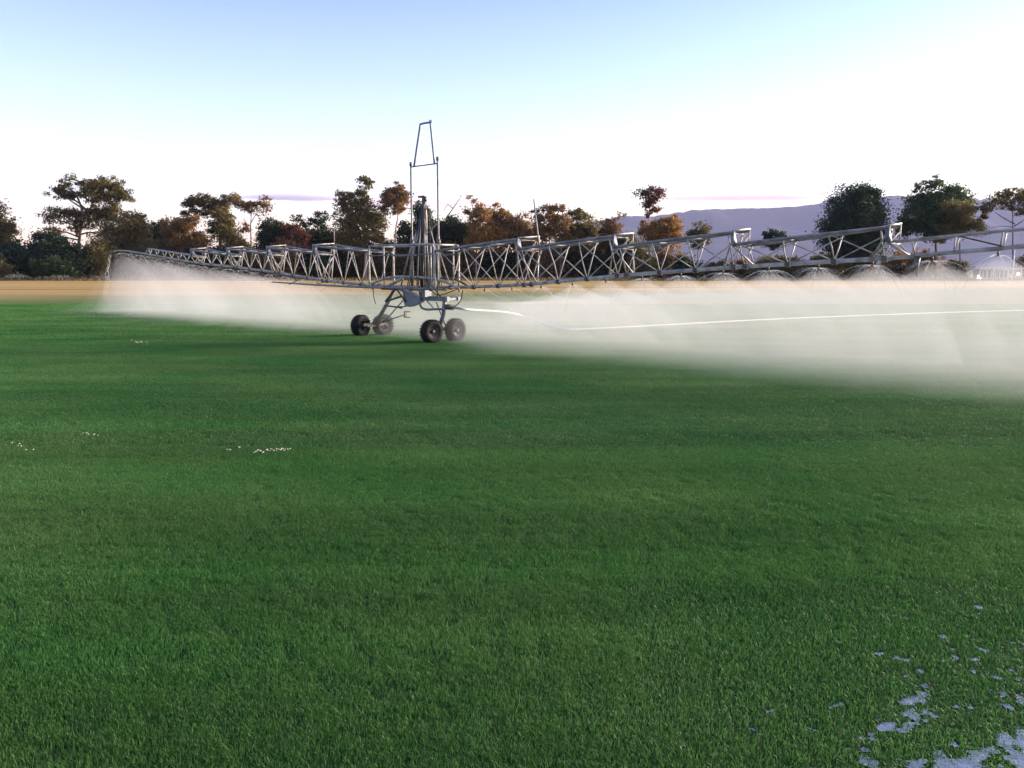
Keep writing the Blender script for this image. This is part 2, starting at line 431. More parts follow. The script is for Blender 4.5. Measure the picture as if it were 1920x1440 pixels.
tree('tree', 'low greyish brown tree beside the tall thin gum', 1143, 154, [(1135,430,20,16,.9),(1155,425,12,14,.7),(1150,448,20,18,1),(1120,448,14,18,1),(1166,400,8,6,.3),(1158,408,8,6,.2)], [(1143,523),(1143,480),(1143,440)], 'brown', tr=.7)
tree('gum_tree', 'tall thin gum with small loose reddish crown on a bare stem', 1220, 147, [(1222,356,18,9,.5),(1205,362,14,9,.6),(1238,362,12,9,.5),(1222,375,20,12,.7),(1215,388,12,8,.6),(1228,392,10,8,.6),(1218,402,8,10,.4)], [(1216,523),(1217,470),(1217,420),(1219,385),(1222,360)], 'red', bark=BARKP, tr=.55, clump=1.5, size=.25)
tree('tree', 'golden green tree with broad crown below the thin gum', 1245, 145, [(1240,425,24,16,1.2),(1258,430,20,20,1.2),(1225,438,18,18,1),(1262,415,14,12,.9),(1205,425,12,14,.6),(1245,455,28,20,1.1)], [(1245,523),(1245,480),(1243,440)], 'orange', tr=.7)
tree('tree', 'small ball-shaped tree standing alone before the mountain', 1308, 150, [(1308,436,19,16,1.4),(1310,450,18,14,1.3)], [(1308,523),(1308,480),(1308,445)], 'olive', tr=.6)
tree('tree', 'small dark flat-topped tree half hidden behind the boom', 1458, 155, [(1456,442,22,12,1.4),(1470,450,16,12,1.2),(1445,455,16,12,1.2)], [(1458,523),(1458,480),(1458,450)], 'dark', tr=.6)
tree('egg_shaped_tree', 'large dense egg-shaped dark green tree before the mountain', 1605, 144, [(1605,385,40,36,1.3),(1600,420,46,44,1.3),(1625,410,32,44,1.2),(1575,440,32,38,1.2),(1612,460,42,36,1.2),(1618,362,24,16,1.1)], [(1605,523),(1605,470),(1605,400)], 'dark', clump=1.3, tr=.9)
tree('broad_tree', 'broad tall green tree with pale loose top and several rounded lobes', 1755, 145,
     [(1742,348,26,12,.45),(1722,352,14,8,.4),(1755,338,12,8,.4),(1745,375,40,18,1.1),(1785,370,32,20,1.1),(1808,390,16,20,1),(1725,400,34,24,1.2),(1765,402,36,26,1.2),(1705,420,22,20,1.1),(1740,430,34,22,1.1),(1690,425,14,16,1),(1795,410,24,26,1.2)],
     [(1755,523),(1755,470),(1752,420),(1748,370)], 'green', clump=1.2)
tree('tree', 'round olive-brown tree in front of the broad green tree', 1800, 140, [(1796,398,24,22,1.3),(1800,420,24,20,1.2),(1770,440,20,16,1),(1830,425,16,18,.8),(1845,408,12,10,.6)], [(1800,523),(1800,480),(1798,420)], 'olive')
tree('umbrella_tree', 'open umbrella-shaped tree with thin spreading branches near the pavilion', 1898, 138, [(1880,368,30,11,.6),(1915,366,32,12,.7),(1950,378,30,14,.7),(1868,380,18,8,.5),(1845,392,14,8,.7),(1895,385,24,10,.4),(1930,395,20,10,.5),(1970,395,24,14,.6)],
     [(1900,523),(1899,470),(1899,425),(1898,395),(1896,375)], 'olive', tr=.6, clump=1.3, extra=[([(1899,420),(1880,410),(1862,398)],.12),([(1899,424),(1918,412),(1940,398)],.12),([(1899,426),(1872,424),(1855,428)],.08)])
tree('tree', 'green tree standing past the umbrella-shaped tree', 2010, 146, [(2010,400,44,34,1.1),(2040,430,36,40,1.1),(1985,440,36,36,1)], [(2010,523),(2010,470),(2010,410)], 'green')
tree('tree', 'tall olive tree beyond the leftmost tree', -80, 150, [(-80,400,40,34,1),(-60,440,40,40,1),(-110,430,36,40,1)], [(-80,523),(-80,470),(-80,420)], 'olive')

for px_, fl_, lb_ in ((-165, 'dark', 'dark round tree well beyond the leftmost tree'), (-250, 'olive', 'olive tree standing far past the leftmost bushes'), (-350, 'brown', 'brown tree at the far end of the tree line'), (2110, 'olive', 'olive tree far past the pavilion'), (2210, 'dark', 'dark tree at the end of the line past the pavilion')):
    tree('tree', lb_, px_, 150, [(px_,420,42,34,1),(px_+20,450,36,36,1),(px_-26,455,34,34,1)], [(px_,523),(px_,470),(px_,430)], fl_)
# --- shrubs: the near bushes on the left, then the dark understory behind the boom
GB = 'bushes at the left end of the tree line'
shrub('big rounded dark green bush under the spreading tree', 92, 140, [(92,462,30,22,1.4),(85,485,36,28,1.4),(110,470,24,26,1.3)], 'dark', group=GB, name='bush')
shrub('dark bush with golden right side at the end of the sprayed strip', 178, 138, [(175,470,26,16,1.2),(182,490,22,24,1.2),(160,490,24,26,1.2)], 'olive', group=GB, name='bush')
shrub('low dark green bush below the big rounded bush', 40, 137, [(40,492,36,24,1.4),(25,480,24,16,1.2)], 'dark', group=GB, name='bush')
shrub('bright green low bush at the field edge', 105, 134, [(100,498,32,16,1.3),(120,505,24,13,1.2),(80,505,22,13,1.2)], 'green', group=GB, name='bush')
shrub('yellowish green low bush beside the dry stubble', 6, 134, [(0,502,26,15,1.2),(-24,498,24,20,1.2)], 'olive', group=GB, name='bush')
shrub('very dark bush between the golden bush and the bright green bush', 142, 136, [(142,490,24,26,1.3),(150,475,16,14,1.1)], 'dark', group=GB, name='bush')
shrub('small dark bush at the foot of the leftmost tree', 28, 146, [(28,462,14,12,1.1),(15,470,18,16,1.1)], 'dark', group=GB, name='bush')
random.seed(3)
kinds = ['dark', 'dark', 'dark', 'olive', 'brown']
WORD = {'dark': 'dark green', 'olive': 'olive green', 'brown': 'brown', 'orange': 'orange-brown'}
SPOT = [(270, 'under the bushy olive tree'), (325, 'under the low dark tree'), (385, 'under the rounded brown tree'), (445, 'at the foot of the layered tree'), (490, 'at the foot of the slender tree'),
        (530, 'under the round dark tree'), (575, 'under the red-brown tree'), (640, 'behind the stepped left boom arm'), (712, 'at the foot of the tall gum'), (765, 'at the foot of the leaning gum'), (830, 'behind the mast and railing'),
        (880, 'under the tree with the dead branch'), (930, 'under the orange-brown tree'), (975, 'under the russet tree'), (1010, 'under the twiggy grey-brown tree'), (1065, 'under the pinkish-topped tree'), (1115, 'under the domed olive tree'), (1190, 'under the low greyish brown tree'),
        (1260, 'under the golden green tree'), (1340, 'under the small ball-shaped tree'), (1430, 'between the ball-shaped and flat-topped trees'), (1500, 'under the flat-topped tree'), (1560, 'left of the egg-shaped tree'), (1660, 'under the egg-shaped tree'), (1740, 'left under the broad green tree'), (1822, 'under the round olive-brown tree'), (9999, 'past the pavilion')]
def spot(x): return next(t for m_, t in SPOT if x < m_)
x = 205
while x < 1190:
    w = random.uniform(24, 38); hh = random.uniform(22, 37)
    k_ = kinds[int(random.random()*5)]
    shrub('%s %s understory shrub %s' % ('tall' if hh > 30 else 'low', WORD[k_], spot(x)), x, random.uniform(147, 162), [(x, 522-hh, w, hh, 1.2), (x+random.uniform(-12,12), 522-hh*1.5, w*.7, hh*.7, 1.0)], k_)
    x += random.uniform(20, 34)
x = 1200
while x < 2060:
    w = random.uniform(22, 36); hh = random.uniform(12, 24)
    if not 1822 < x < 1925:
        k_ = ['brown','olive','orange','dark'][int(random.random()*4)]
        shrub('%s %s scrub bush behind the spray %s' % ('tall' if hh > 18 else 'low', WORD[k_], spot(x)), x, random.uniform(142, 158), [(x, 524-hh, w, hh, 1.0), (x+random.uniform(-12,12), 522-hh*1.6, w*.7, hh*.6, .8)], k_, group='scrub behind the spray')
    x += random.uniform(24, 40)

# rough dry grass standing along the foot of the tree line
def dry_grass():
    n = 16000
    x = rng.uniform(-125, 125, n); y = 131 + rng.random(n)**1.5 * 14 + (vnoise(x/6, x*0) - .5) * 5
    h = rng.uniform(.15, .65, n); w = rng.uniform(.04, .12, n); a = rng.uniform(0, 6.28, n)
    lx = rng.normal(0, .18, n); ly = rng.normal(0, .18, n)
    dx, dy = np.cos(a)*w, np.sin(a)*w
    V = np.stack([np.column_stack([x-dx, y-dy, x*0-.02]), np.column_stack([x+dx, y+dy, x*0-.02]), np.column_stack([x+lx, y+ly, h])], 1).reshape(-1, 3)
    o = npmesh('dry_grass', V, np.arange(n*3), np.full(n, 3), leaf_material('straw', (.10, .075, .03), (.26, .19, .09), .2), None, rng.random(n))
    tag(o, 'strip of rough dry grass standing along the foot of the trees', 'grass', kind='stuff')
dry_grass()

# ------------------------------------------------------------------ pavilion and pole at the right edge
WHITE = mat('white_paint', (.72, .72, .70), .5, var=(.55, .55, .54), scale=2)
def pavilion():
    D = 128.0; S = D / F
    x0 = at(1833, 520, D)[0]; x1 = at(1915, 520, D)[0]; zt = at(1870, 502, D)[2]
    W = x1 - x0; cx = (x0 + x1) / 2
    t = thing('pavilion', 'small white flat-roofed pavilion with dark openings at the field edge', 'pavilion', (cx, D, 0))
    MB().box((0, 1.6, zt-.1), (W, 4.0, .2)).build('roof', WHITE, t, False)
    MB().box((0, 1.6, zt-.26), (W-.3, 3.7, .12)).build('fascia', mat('fascia', (.5,.5,.52), .6), t, False)
    dark = mat('pavilion_wall', (.22, .20, .21), .7, var=(.16, .15, .15), scale=1)
    MB().box((-.1, 2.2, (zt-.3)/2), (W-2.6, 2.4, zt-.32)).build('wall', dark, t, False)
    glass = mat('dark_pane', (.03, .035, .045), .08)
    n = 6
    for k in range(n):
        xx = -.1 + (k - (n-1)/2) * (W-3.0) / n
        f = MB()
        for dx, dz, sx, sz in ((0,.62,.62,.06),(0,-.62,.62,.06),(-.28,0,.06,1.18),(.28,0,.06,1.18)):
            f.box((xx+dx, .98, zt*.5+dz), (sx, .06, sz))
        fo = f.build('window', WHITE, t, False)
        MB().box((xx, .99, zt*.5), (.5, .03, 1.16)).build('pane', glass, fo, False)
    for xx in (-W/2+.2, -W/6, W/6, W/2-.2):
        MB().tube([(xx, -.2, -.05), (xx, -.2, zt-.19)], .07, 10).build('post', WHITE, t)
    em = bpy.data.materials.new('lamp_glow'); em.use_nodes = True
    p = em.node_tree.nodes['Principled BSDF']
    p.inputs['Emission Color'].default_value = (1, .62, .25, 1); p.inputs['Emission Strength'].default_value = 1.2
    for xx, zz, rr in ((-W/2+.45, .75, .20), (-W/2+.75, .45, .12), (-W/2+.3, .42, .1), (W/2-.25, 1.1, .24)):
        prof = [(0.001, rr)] + [(rr*math.sin(a), rr*math.cos(a)) for a in (.6,1.1,1.57,2.1,2.6)] + [(.001, -rr)]
        lb = MB().lathe(prof, (xx, .5, zz), (0,0,1), 12).build('lamp', em, t)
        MB().tube([(xx, .5, 0), (xx, .5, zz-rr*.9)], .03, 6).build('lamp_stem', dark, lb)
pavilion()
def pole():
    D = 122.0
    p = at(1898, 520, D); zt = at(1898, 466, D)[2]
    t = thing('lamp_pole', 'slender white pole standing in front of the pavilion', 'pole', (p[0], D, 0))
    MB().tube([(0,0,-.1),(0,0,zt*.5),(0,0,zt)], [.10,.085,.06], 10).build('shaft', WHITE, t)
    MB().box((0,0,.06), (.4,.4,.12)).build('base', mat('concrete', (.35,.34,.32), .9), t, False)
    MB().box((.12,0,zt+.03), (.5,.16,.08)).build('lamp_head', mat('lamp_head', (.3,.3,.32), .5), t, False)
pole()

# ------------------------------------------------------------------ the irrigator
CX, CY = -2.85, 22.95
ANG = math.atan2(-.675, .738)
GALV = mat('galvanised_steel', (.24, .24, .245), .55, .3, var=(.12, .11, .10), scale=5, bump=.2, bscale=60)
GALVW = mat('bright_galvanised', (.40, .39, .38), .55, .25, var=(.17, .155, .14), scale=6, bump=.15, bscale=50)
DARK = mat('dark_steel', (.05, .05, .055), .5, .3, var=(.11, .095, .085), scale=7, bump=.2)
BLUE = mat('blue_grey_paint', (.10, .12, .17), .45, .2, var=(.16, .18, .22), scale=5, bump=.2)
RUBBER = mat('rubber', (.006, .006, .0075), .8, spec=.25, var=(.012, .012, .014), scale=8, bump=.4, bscale=25)
RIM = mat('rim_paint', (.045, .045, .048), .55, .2, var=(.11, .105, .10), scale=9)
HOSEM = mat('hose_plastic', (.34, .37, .40), .5, var=(.26, .28, .30), scale=2)
BLKHOSE = mat('black_hose', (.02, .02, .022), .8, spec=.2)
IRR = thing('boom_irrigator', 'wheeled travelling boom irrigator with lattice truss arms and tall central mast', 'irrigator', (CX, CY, 0), ANG)
# local axes: x along the boom (towards the near right arm), y away from the camera, z up
ZB = np.array([(0,1.55),(2,1.57),(4.4,1.68),(7.25,1.93),(10.1,2.12),(13,2.27),(15,2.44),(17.4,2.66),(19.5,2.82),(20.7,2.88),(21.6,2.86)])
def zb(s): return float(np.interp(abs(s), ZB[:,0], ZB[:,1]))

def wheel(s, v, side, steer):
    R, W = .338, .29
    piv = bpy.data.objects.new('wheel', None); COL.objects.link(piv); piv.parent = IRR
    piv.location = (s, v, R - .012); piv.rotation_euler = (0, 0, steer); piv.empty_display_size = .2
    h = W/2
    prof = [(.165,-h*.72),(.20,-h*.95),(.25,-h*1.04),(.295,-h*.92),(.326,-h*.62),(R,-h*.25),(R,h*.25),(.326,h*.62),(.295,h*.92),(.25,h*1.04),(.20,h*.95),(.165,h*.72)]
    ty = MB().lathe(prof, (0,0,0), (1,0,0), 40).build('tyre', RUBBER, piv)
    tr = MB()
    for k in range(22):
        for e in (-1, 1):
            a = 2*math.pi*(k + (.25 if e > 0 else -.25))/22
            Rm = Matrix.Rotation(a, 3, 'X') @ Matrix.Rotation(e*.5, 3, 'Z')
            tr.box(Vector(Matrix.Rotation(a, 3, 'X') @ Vector((e*h*.46, 0, .330))), (h*.85, .022, .022), Rm)
    tr.build('tread', RUBBER, ty, False)
    prof = [(.170,-h*.70),(.178,-h*.80),(.165,-h*.74),(.150,-h*.3),(.150,h*.3),(.165,h*.74),(.178,h*.80),(.170,h*.70)]
    rim = MB().lathe(prof, (0,0,0), (1,0,0), 32).build('rim', RIM, piv)
    # dished disc on the outer side
    o = side
    MB().lathe([(.158,o*h*.62),(.15,o*h*.45),(.10,o*h*.15),(.06,o*h*.2),(.0005,o*h*.2),(.0005,o*h*.1),(.06,o*h*.08),(.10,o*h*.03),(.155,o*h*.33)], (0,0,0), (1,0,0), 32).build('dish', RIM, rim)
    hb = MB().lathe([(.052,o*h*.1),(.05,o*h*.75),(.035,o*h*.85),(.0005,o*h*.85),(.0005,o*h*.1)], (0,0,0), (1,0,0), 20)
    for k in range(5):
        a = 2*math.pi*k/5
        hb.tube([(o*h*.1, .078*math.cos(a), .078*math.sin(a)), (o*h*.32, .078*math.cos(a), .078*math.sin(a))], .012, 6)
    hb.build('hub', DARK, piv)
wheel(-2.34, -.16, -1, .14); wheel(-2.08, .50, -1, -.1)
wheel(.98, -.20, 1, -.12); wheel(1.10, .60, 1, .05)

def part(name, m, parent=None, smooth=True):
    return lambda mb: mb.build(name, m, parent or IRR, smooth)
def P(name, mb, m, smooth=True, parent=None): return mb.build(name, m, parent or IRR, smooth)

# axle beams carrying each pair of wheels
for s, sd in ((-2.05, 1), (.86, -1)):
    b = P('walking_beam', MB().box((s + sd*.0, .18, .36), (.09, .92, .10)), DARK, False)
    for v in (-.18, .55):
        MB().tube([(s - sd*.18, v, .318), (s + sd*.10, v, .318)], .035, 10).build('axle_stub', DARK, b)
# legs
P('leg', MB().tube([(-.95, .1, 1.50), (-1.35, .13, 1.05), (-2.05, .16, .36)], [.058,.06,.06], 10), GALV)
P('leg', MB().tube([(1.32, .0, 1.24), (1.18, .08, .8), (.90, .14, .36)], [.055,.06,.06], 10), BLUE)
P('leg_stay', MB().tube([(-.45, .35, 1.46), (-1.95, .42, .40)], .022, 8), DARK)
P('leg_stay', MB().tube([(.55, .38, 1.12), (.92, .42, .40)], .022, 8), DARK)
# chassis
P('chassis_beam', MB().box((.95, .0, 1.24), (1.05, .10, .13)), BLUE, False)
P('chassis_beam', MB().box((.95, .42, 1.24), (1.05, .08, .11)), BLUE, False)
P('chassis_beam', MB().box((-.55, .22, 1.47), (2.3, .10, .07)), DARK, False)
for s in (.50, 1.40): P('cross_member', MB().box((s, .2, 1.235), (.07, .44, .07)), BLUE, False)
g = MB(); g.v = [(-.35,-.12,1.47),(.42,-.12,1.27),(.42,-.12,1.13),(-.05,-.12,.98),(-.28,-.12,1.02)]; g.v += [(a, .05, c) for a, b_, c in g.v]
g.f = [(0,1,2,3,4)[::-1], (5,6,7,8,9)] + [(i, (i+1)%5, 5+(i+1)%5, 5+i) for i in range(5)]
P('gusset_plate', g, BLUE, False)
b = MB(); b.box((.60, -.08, 1.36), (.26, .24, .16)); b.tube([(.47,-.08,1.36),(.40,-.08,1.36)], .05, 10); b.box((.60,-.08,1.46), (.16,.16,.05))
P('gearbox', b, BLUE, False)
P('lower_bar', MB().tube(smooth_path([(.40,-.12,1.14),(.48,-.12,.98),(.70,-.12,.93),(1.05,-.1,.95),(1.36,-.06,.96)], 5), .032, 8), BLUE)
P('strut', MB().tube([(.66,-.1,1.2),(.98,-.1,.97)], .018, 6), BLUE)
P('strut', MB().tube([(-.42,-.25,1.56),(-.98,-.25,1.11)], .032, 8), DARK)
P('strut', MB().tube([(-.98,-.25,1.11),(-.30,-.2,1.28)], .030, 8), DARK)
P('strut', MB().tube([(-.55,-.2,1.52),(-.18,-.15,1.12)], .024, 8), DARK)
P('strut', MB().tube([(-.75,-.05,1.5),(.30,-.1,1.28)], .018, 6), DARK)
b = MB(); b.tube([(-1.05,-.25,.99),(-.32,-.25,.96)], .022, 8); b.box((-.29,-.25,.96), (.09,.07,.07))
P('tow_bar', b, DARK)
P('tow_stay', MB().tube([(-.32,-.25,.96),(-.05,-.12,1.02)], .02, 6), DARK)
b = MB(); b.box((-.92,.45,.70), (.06,.08,.2)); b.box((-.82,.45,.62), (.22,.05,.03)); b.box((-.80,.45,.79), (.25,.05,.03))
P('bracket', b, DARK, False)
P('bracket_arm', MB().tube([(-.92,.45,.70),(-1.9,.3,.42)], .02, 6), DARK)
# hanging small hoses
for pts in ([(-1.62,-.2,1.52),(-1.60,-.2,1.25),(-1.52,-.2,1.02)], [(.95,-.3,1.62),(1.15,-.3,1.45),(1.35,-.3,1.36),(1.55,-.25,1.38),(2.0,-.15,1.53)],
            [(.50,-.25,1.62),(.55,-.25,1.40),(.58,-.2,1.33)], [(1.05,-.3,1.78),(1.2,-.3,1.55),(1.5,-.3,1.30)], [(2.15,-.1,1.5),(2.05,-.1,1.2),(1.7,-.05,1.02),(1.45,0,1.0)], [(1.35,-.3,1.66),(1.36,-.3,1.45),(1.34,-.3,1.3)]):
    P('small_hose', MB().tube(smooth_path(pts, 6), .013, 6), BLKHOSE)
# arched carrier over the chassis, side rail below the boom
P('arch_bar', MB().tube(smooth_path([(-1.75,-.3,1.56),(-1.2,-.3,1.72),(-.6,-.3,1.83),(.2,-.3,1.84),(1.2,-.3,1.80),(1.75,-.3,1.70),(2.2,-.3,1.55)], 6), .036, 8), GALVW)
P('arch_bar', MB().tube(smooth_path([(-1.55,.3,1.56),(-1.0,.3,1.74),(-.4,.3,1.80),(.4,.3,1.80),(1.4,.3,1.78),(2.05,.3,1.55)], 6), .030, 8), DARK)
P('feed_pipe', MB().tube(smooth_path([(-.7,-.4,1.56),(-.35,-.4,1.68),(.0,-.4,1.80)], 5), .045, 10), GALVW)
P('side_rail', MB().tube([(-6.6,-.62,1.62),(-4.0,-.60,1.56),(-1.5,-.58,1.53),(2.0,-.55,1.52)], [.022,.03,.034,.03], 8), GALV)
for s in (-5.6, -4.2, -2.6, -1.2, .4, 1.9): P('rail_bracket', MB().tube([(s, -.59, 1.55), (s, 0, zb(s))], .014, 6), DARK)
b = MB(); b.box((1.15,-.3,1.66), (.26,.2,.13)); b.box((1.15,-.3,1.745), (.2,.15,.03))
P('control_box', b, DARK, False)
# railing cage round the tower: two bent hoops and end rails
def hoop(v, s0, s1, z):
    c = .18
    return smooth_path([(s0,v,1.56),(s0,v,2.1),(s0,v,z-c),(s0+.04,v,z-.05),(s0+c,v,z),(0,v,z),(s1-c,v,z),(s1-.04,v,z-.05),(s1,v,z-c),(s1,v,2.1),(s1,v,1.56)], 3)
for v in (-.46, .46):
    P('railing_hoop', MB().tube(hoop(v, -1.45, 1.42, 2.73), .030, 8), GALVW)
    P('railing_hoop', MB().tube([(-1.44,v,2.45),(1.40,v,2.47)], .018, 6), GALV)
for s in (-1.3, 1.30):
    P('end_rail', MB().tube([(s,-.46,2.725),(s,.46,2.725)], .026, 8), GALVW)
for s, v in ((-.75,-.46),(1.28,-.46),(1.50,-.40),(-.6,.46),(.3,.46),(1.2,.46)):
    P('railing_post', MB().tube([(s,v,1.62),(s,v,2.71)], .024, 8), GALVW)
# mast
for s, z1 in ((-.02, 4.98), (1.10, 5.03)):
    P('mast_leg', MB().tube([(s-.02,0,1.56),(s-.01,0,2.95),(s,0,3.0),(s,0,z1)], [.045,.042,.026,.024], 10), GALV)
    P('mast_collar', MB().tube([(s,0,2.72),(s,0,2.88)], .062, 10), DARK)
    P('mast_bolt', MB().tube([(s,0,z1-.03),(s,0,z1+.07)], .036, 8), DARK)
P('mast_crossbar', MB().tube([(-.04,0,4.92),(1.12,0,4.92)], .017, 8), DARK)
P('mast_frame', MB().tube(smooth_path([(.12,0,4.92),(.40,0,5.97),(.42,0,6.02),(.48,0,6.04),(.76,0,6.04),(.82,0,6.02),(.84,0,5.97),(.98,0,4.92)], 4), .027, 8), BLUE)
P('mast_hook', MB().tube(smooth_path([(.82,0,6.02),(.80,0,6.08),(.86,0,6.09),(.88,0,6.02)], 3), .014, 6), DARK)
# central tower of pipes and splayed rods
for ds, dv, r in ((-.06,-.05,.034),(.07,-.05,.028),(.0,.08,.04)):
    P('tower_pipe', MB().tube([(.50+ds, dv, 1.56), (.50+ds, dv, 3.86)], r, 10), GALV if ds > 0 else DARK)
for s0, v0, s1, v1 in ((.42,-.05,-.25,-.25),(.44,-.1,.10,-.3),(.58,-.05,1.0,-.25),(.56,.1,.85,.35),(.44,.1,.0,.35),(.5,-.1,.62,-.4),(.48,-.1,.30,-.4)):
    P('tower_rod', MB().tube([(s1, v1, 1.58), (s1*.6+s0*.4, v1*.6+v0*.4, 2.5), (s0, v0, 3.45)], .019, 8), GALVW if s0 > .5 else GALV)
P('tower_rod', MB().tube([(.30,-.1,3.35),(.02,-.05,3.48),(-.05,0,2.9)], .016, 6), GALV)
P('tower_rod', MB().tube([(.70,-.1,3.0),(1.05,-.02,3.30)], .015, 6), GALV)
P('tower_drum', MB().lathe([(.02,0),(.08,0),(.095,.05),(.095,.62),(.08,.68),(.02,.68)], (.52,0,3.12), (0,0,1), 20), DARK)
b = MB(); b.lathe([(.02,0),(.06,.0),(.07,.06),(.06,.24),(.04,.30),(.02,.30)], (.52,0,3.78), (0,0,1), 16); b.box((.44,-.02,4.07), (.24,.07,.05)); b.box((.58,0,4.0), (.06,.06,.14))
P('tower_head', b, DARK)
for a in range(6):
    an = a*math.pi/3
    P('hose_drop', MB().tube(smooth_path([(.52+.12*math.cos(an), .12*math.sin(an), 3.75), (.52+.2*math.cos(an), .2*math.sin(an), 3.3), (.52+.22*math.cos(an), .22*math.sin(an), 2.4), (.52+.2*math.cos(an), .2*math.sin(an), 1.6)], 4), .020, 6), BLKHOSE)

# truss arms: an inverted-triangle lattice stepping down section by section
EDGE = [1.45, 4.4, 7.25, 10.1, 13.0]
HW = [.40, .37, .34, .31]
def jit(k): return random.uniform(-k, k)
random.seed(21)
for sg in (-1, 1):
    arm_pipe = None
    for i in range(4):
        a, e = EDGE[i], EDGE[i+1]; w = HW[i]
        zi, zo = 2.55, 2.79
        pipe = P('truss_section', MB().tube([(sg*(a + (e-a)*t), 0, zb(a + (e-a)*t)) for t in (0,.25,.5,.75,1)], .044, 10), GALVW)
        Q = lambda nm, mb, m=GALV: mb.build(nm, m, pipe)
        ztop = lambda s: zi + (zo - zi) * (s - a) / (e - a)
        for sd in (-1, 1):
            Q('top_chord', MB().tube([(sg*(a-.02), sd*w, zi), (sg*(a+e)/2, sd*w, (zi+zo)/2 + .01), (sg*(e+.02), sd*w, zo + (.06 if sd > 0 else 0))], .034, 8))
        nb = 3
        nodes = [a + .12 + (e - a - .24) * k / nb for k in range(nb + 1)]
        for k, s in enumerate(nodes):
            Q('top_spacer', MB().tube([(sg*s, -w, ztop(s)), (sg*s, w, ztop(s))], .016, 6))
            for sd in (-1, 1):
                Q('post', MB().tube([(sg*(s + jit(.03)), sd*w, ztop(s)-.01), (sg*(s+jit(.02)), sd*w*.5, (ztop(s)+zb(s))/2), (sg*s, 0, zb(s))], .0145, 6), GALVW)
            Q('node_clamp', MB().tube([(sg*(s-.045), 0, zb(s)-.006), (sg*(s+.045), 0, zb(s)-.006)], .060, 10), DARK)
            if k < nb:
                s2 = nodes[k+1]
                for sd, (p0, p1) in ((-1, (s, s2)), (1, (s2, s))):
                    Q('brace', MB().tube([(sg*(p0+.04), sd*w, ztop(p0)-.02), (sg*(p1-.04 if p1 > p0 else p1+.04), 0, zb(p1)+.02)], .0135, 6), GALVW)
                if k == 1:
                    Q('top_brace', MB().tube([(sg*s, -w, ztop(s)), (sg*s2, w, ztop(s2))], .014, 6))
        # end frame standing above the next, lower section
        f = MB(); zf = zo + .035
        f.tube([(sg*(e+.02), -w, zo-.24), (sg*(e+.02), -w, zf)], .018, 8); f.tube([(sg*(e+.02), w, zo-.26), (sg*(e+.02), w, zf+.06)], .016, 8)
        f.tube([(sg*(e+.02), -w-.02, zf), (sg*(e+.02), w+.02, zf+.06)], .019, 8)
        f.tube([(sg*(e+.02), -w, zo-.27), (sg*(e+.02), w, zo-.27)], .02, 8)
        Q('end_frame', f, GALVW)
        f = MB(); f.box((sg*(e+.0), -w*.86, zo-.12), (.05, .12, .30), Matrix.Rotation(-.25*sg, 3, 'Y'))
        Q('corner_gusset', f, BLUE)
        for sd in (-1, 1):
            Q('end_stay', MB().tube([(sg*(e+.02), sd*w, zo-.27), (sg*(e+.32), 0, zb(e+.32))], .018, 6), GALVW)
            Q('end_stay', MB().tube([(sg*(e+.02), sd*w, zo-.05), (sg*(e-.36), 0, zb(e-.36))], .016, 6), GALVW)
    # thin outer section with ladder rungs, then the tip pipe
    a, e, w = 13.0, 17.5, .17
    out = P('truss_section', MB().tube([(sg*s, 0, zb(s)) for s in (a, 14, 15, 16, 17, e)], .038, 10), GALVW)
    zt = lambda s: 2.55 + (2.92 - 2.55) * (s - a) / (e - a)
    for sd in (-1, 1):
        out_c = MB().tube([(sg*s, sd*w*(1-.6*(s-a)/(e-a)), zt(s)) for s in (a, 14.2, 15.4, 16.5, e)] + [(sg*(e+.5), 0, zb(e+.5)+.02)], .022, 8)
        out_c.build('top_chord', GALVW, out)
    for k in range(7):
        s = a + .35 + k*.68
        for sd in (-1, 1):
            MB().tube([(sg*s, sd*w*(1-.6*(s-a)/(e-a)), zt(s)), (sg*(s+jit(.05)), 0, zb(s))], .013, 6).build('rung', GALVW, out)
        if k in (1, 4):
            MB().tube([(sg*s, -w*.8, zt(s)), (sg*(s+.75), 0, zb(s+.75))], .015, 6).build('brace', DARK, out)
    tip = P('tip_pipe', MB().tube(smooth_path([(sg*17.4,0,zb(17.4)),(sg*19,0,2.79),(sg*20.2,0,2.87),(sg*20.9,0,2.88),(sg*21.4,0,2.84)], 4), [.036]*9+[.030]*8, 8), GALVW)
    MB().tube([(sg*21.36,0,2.85),(sg*21.6,0,2.78),(sg*21.72,0,2.70)], [.03,.026,.016], 8).build('end_nozzle', DARK, tip)
P('truss_section', MB().tube([(-1.5,0,zb(1.5)),(0,0,1.55),(1.5,0,zb(1.5))], .048, 10), GALVW)
P('aerial_rod', MB().tube([(4.72,.1,2.40),(4.62,.1,3.05),(4.50,.1,3.78)], [.022,.018,.014], 6), GALV)
P('aerial_rod', MB().tube([(-4.35,.38,2.78),(-4.35,.38,3.38)], .012, 6), GALVW)
# hanging weight under the arm
P('drop_weight', MB().tube([(13.42,0,2.30),(13.42,0,2.12),(13.43,0,1.95)], [.06,.035,.012], 8), DARK)
# sprinkler heads hang on short droppers under the pipe
NOZ = [s for s in np.arange(1.9, 21.0, .98)]
NOZ = sorted([-s for s in NOZ] + NOZ)
for s in NOZ:
    z = zb(s)
    o = MB().tube([(s,0,z-.03),(s,0,z-.10)], .016, 6).build('sprinkler', DARK, IRR)
    MB().lathe([(.001,0),(.035,0),(.04,.012),(.02,.03),(.001,.03)], (s,0,z-.125), (0,0,1), 10).build('deflector', DARK, o)

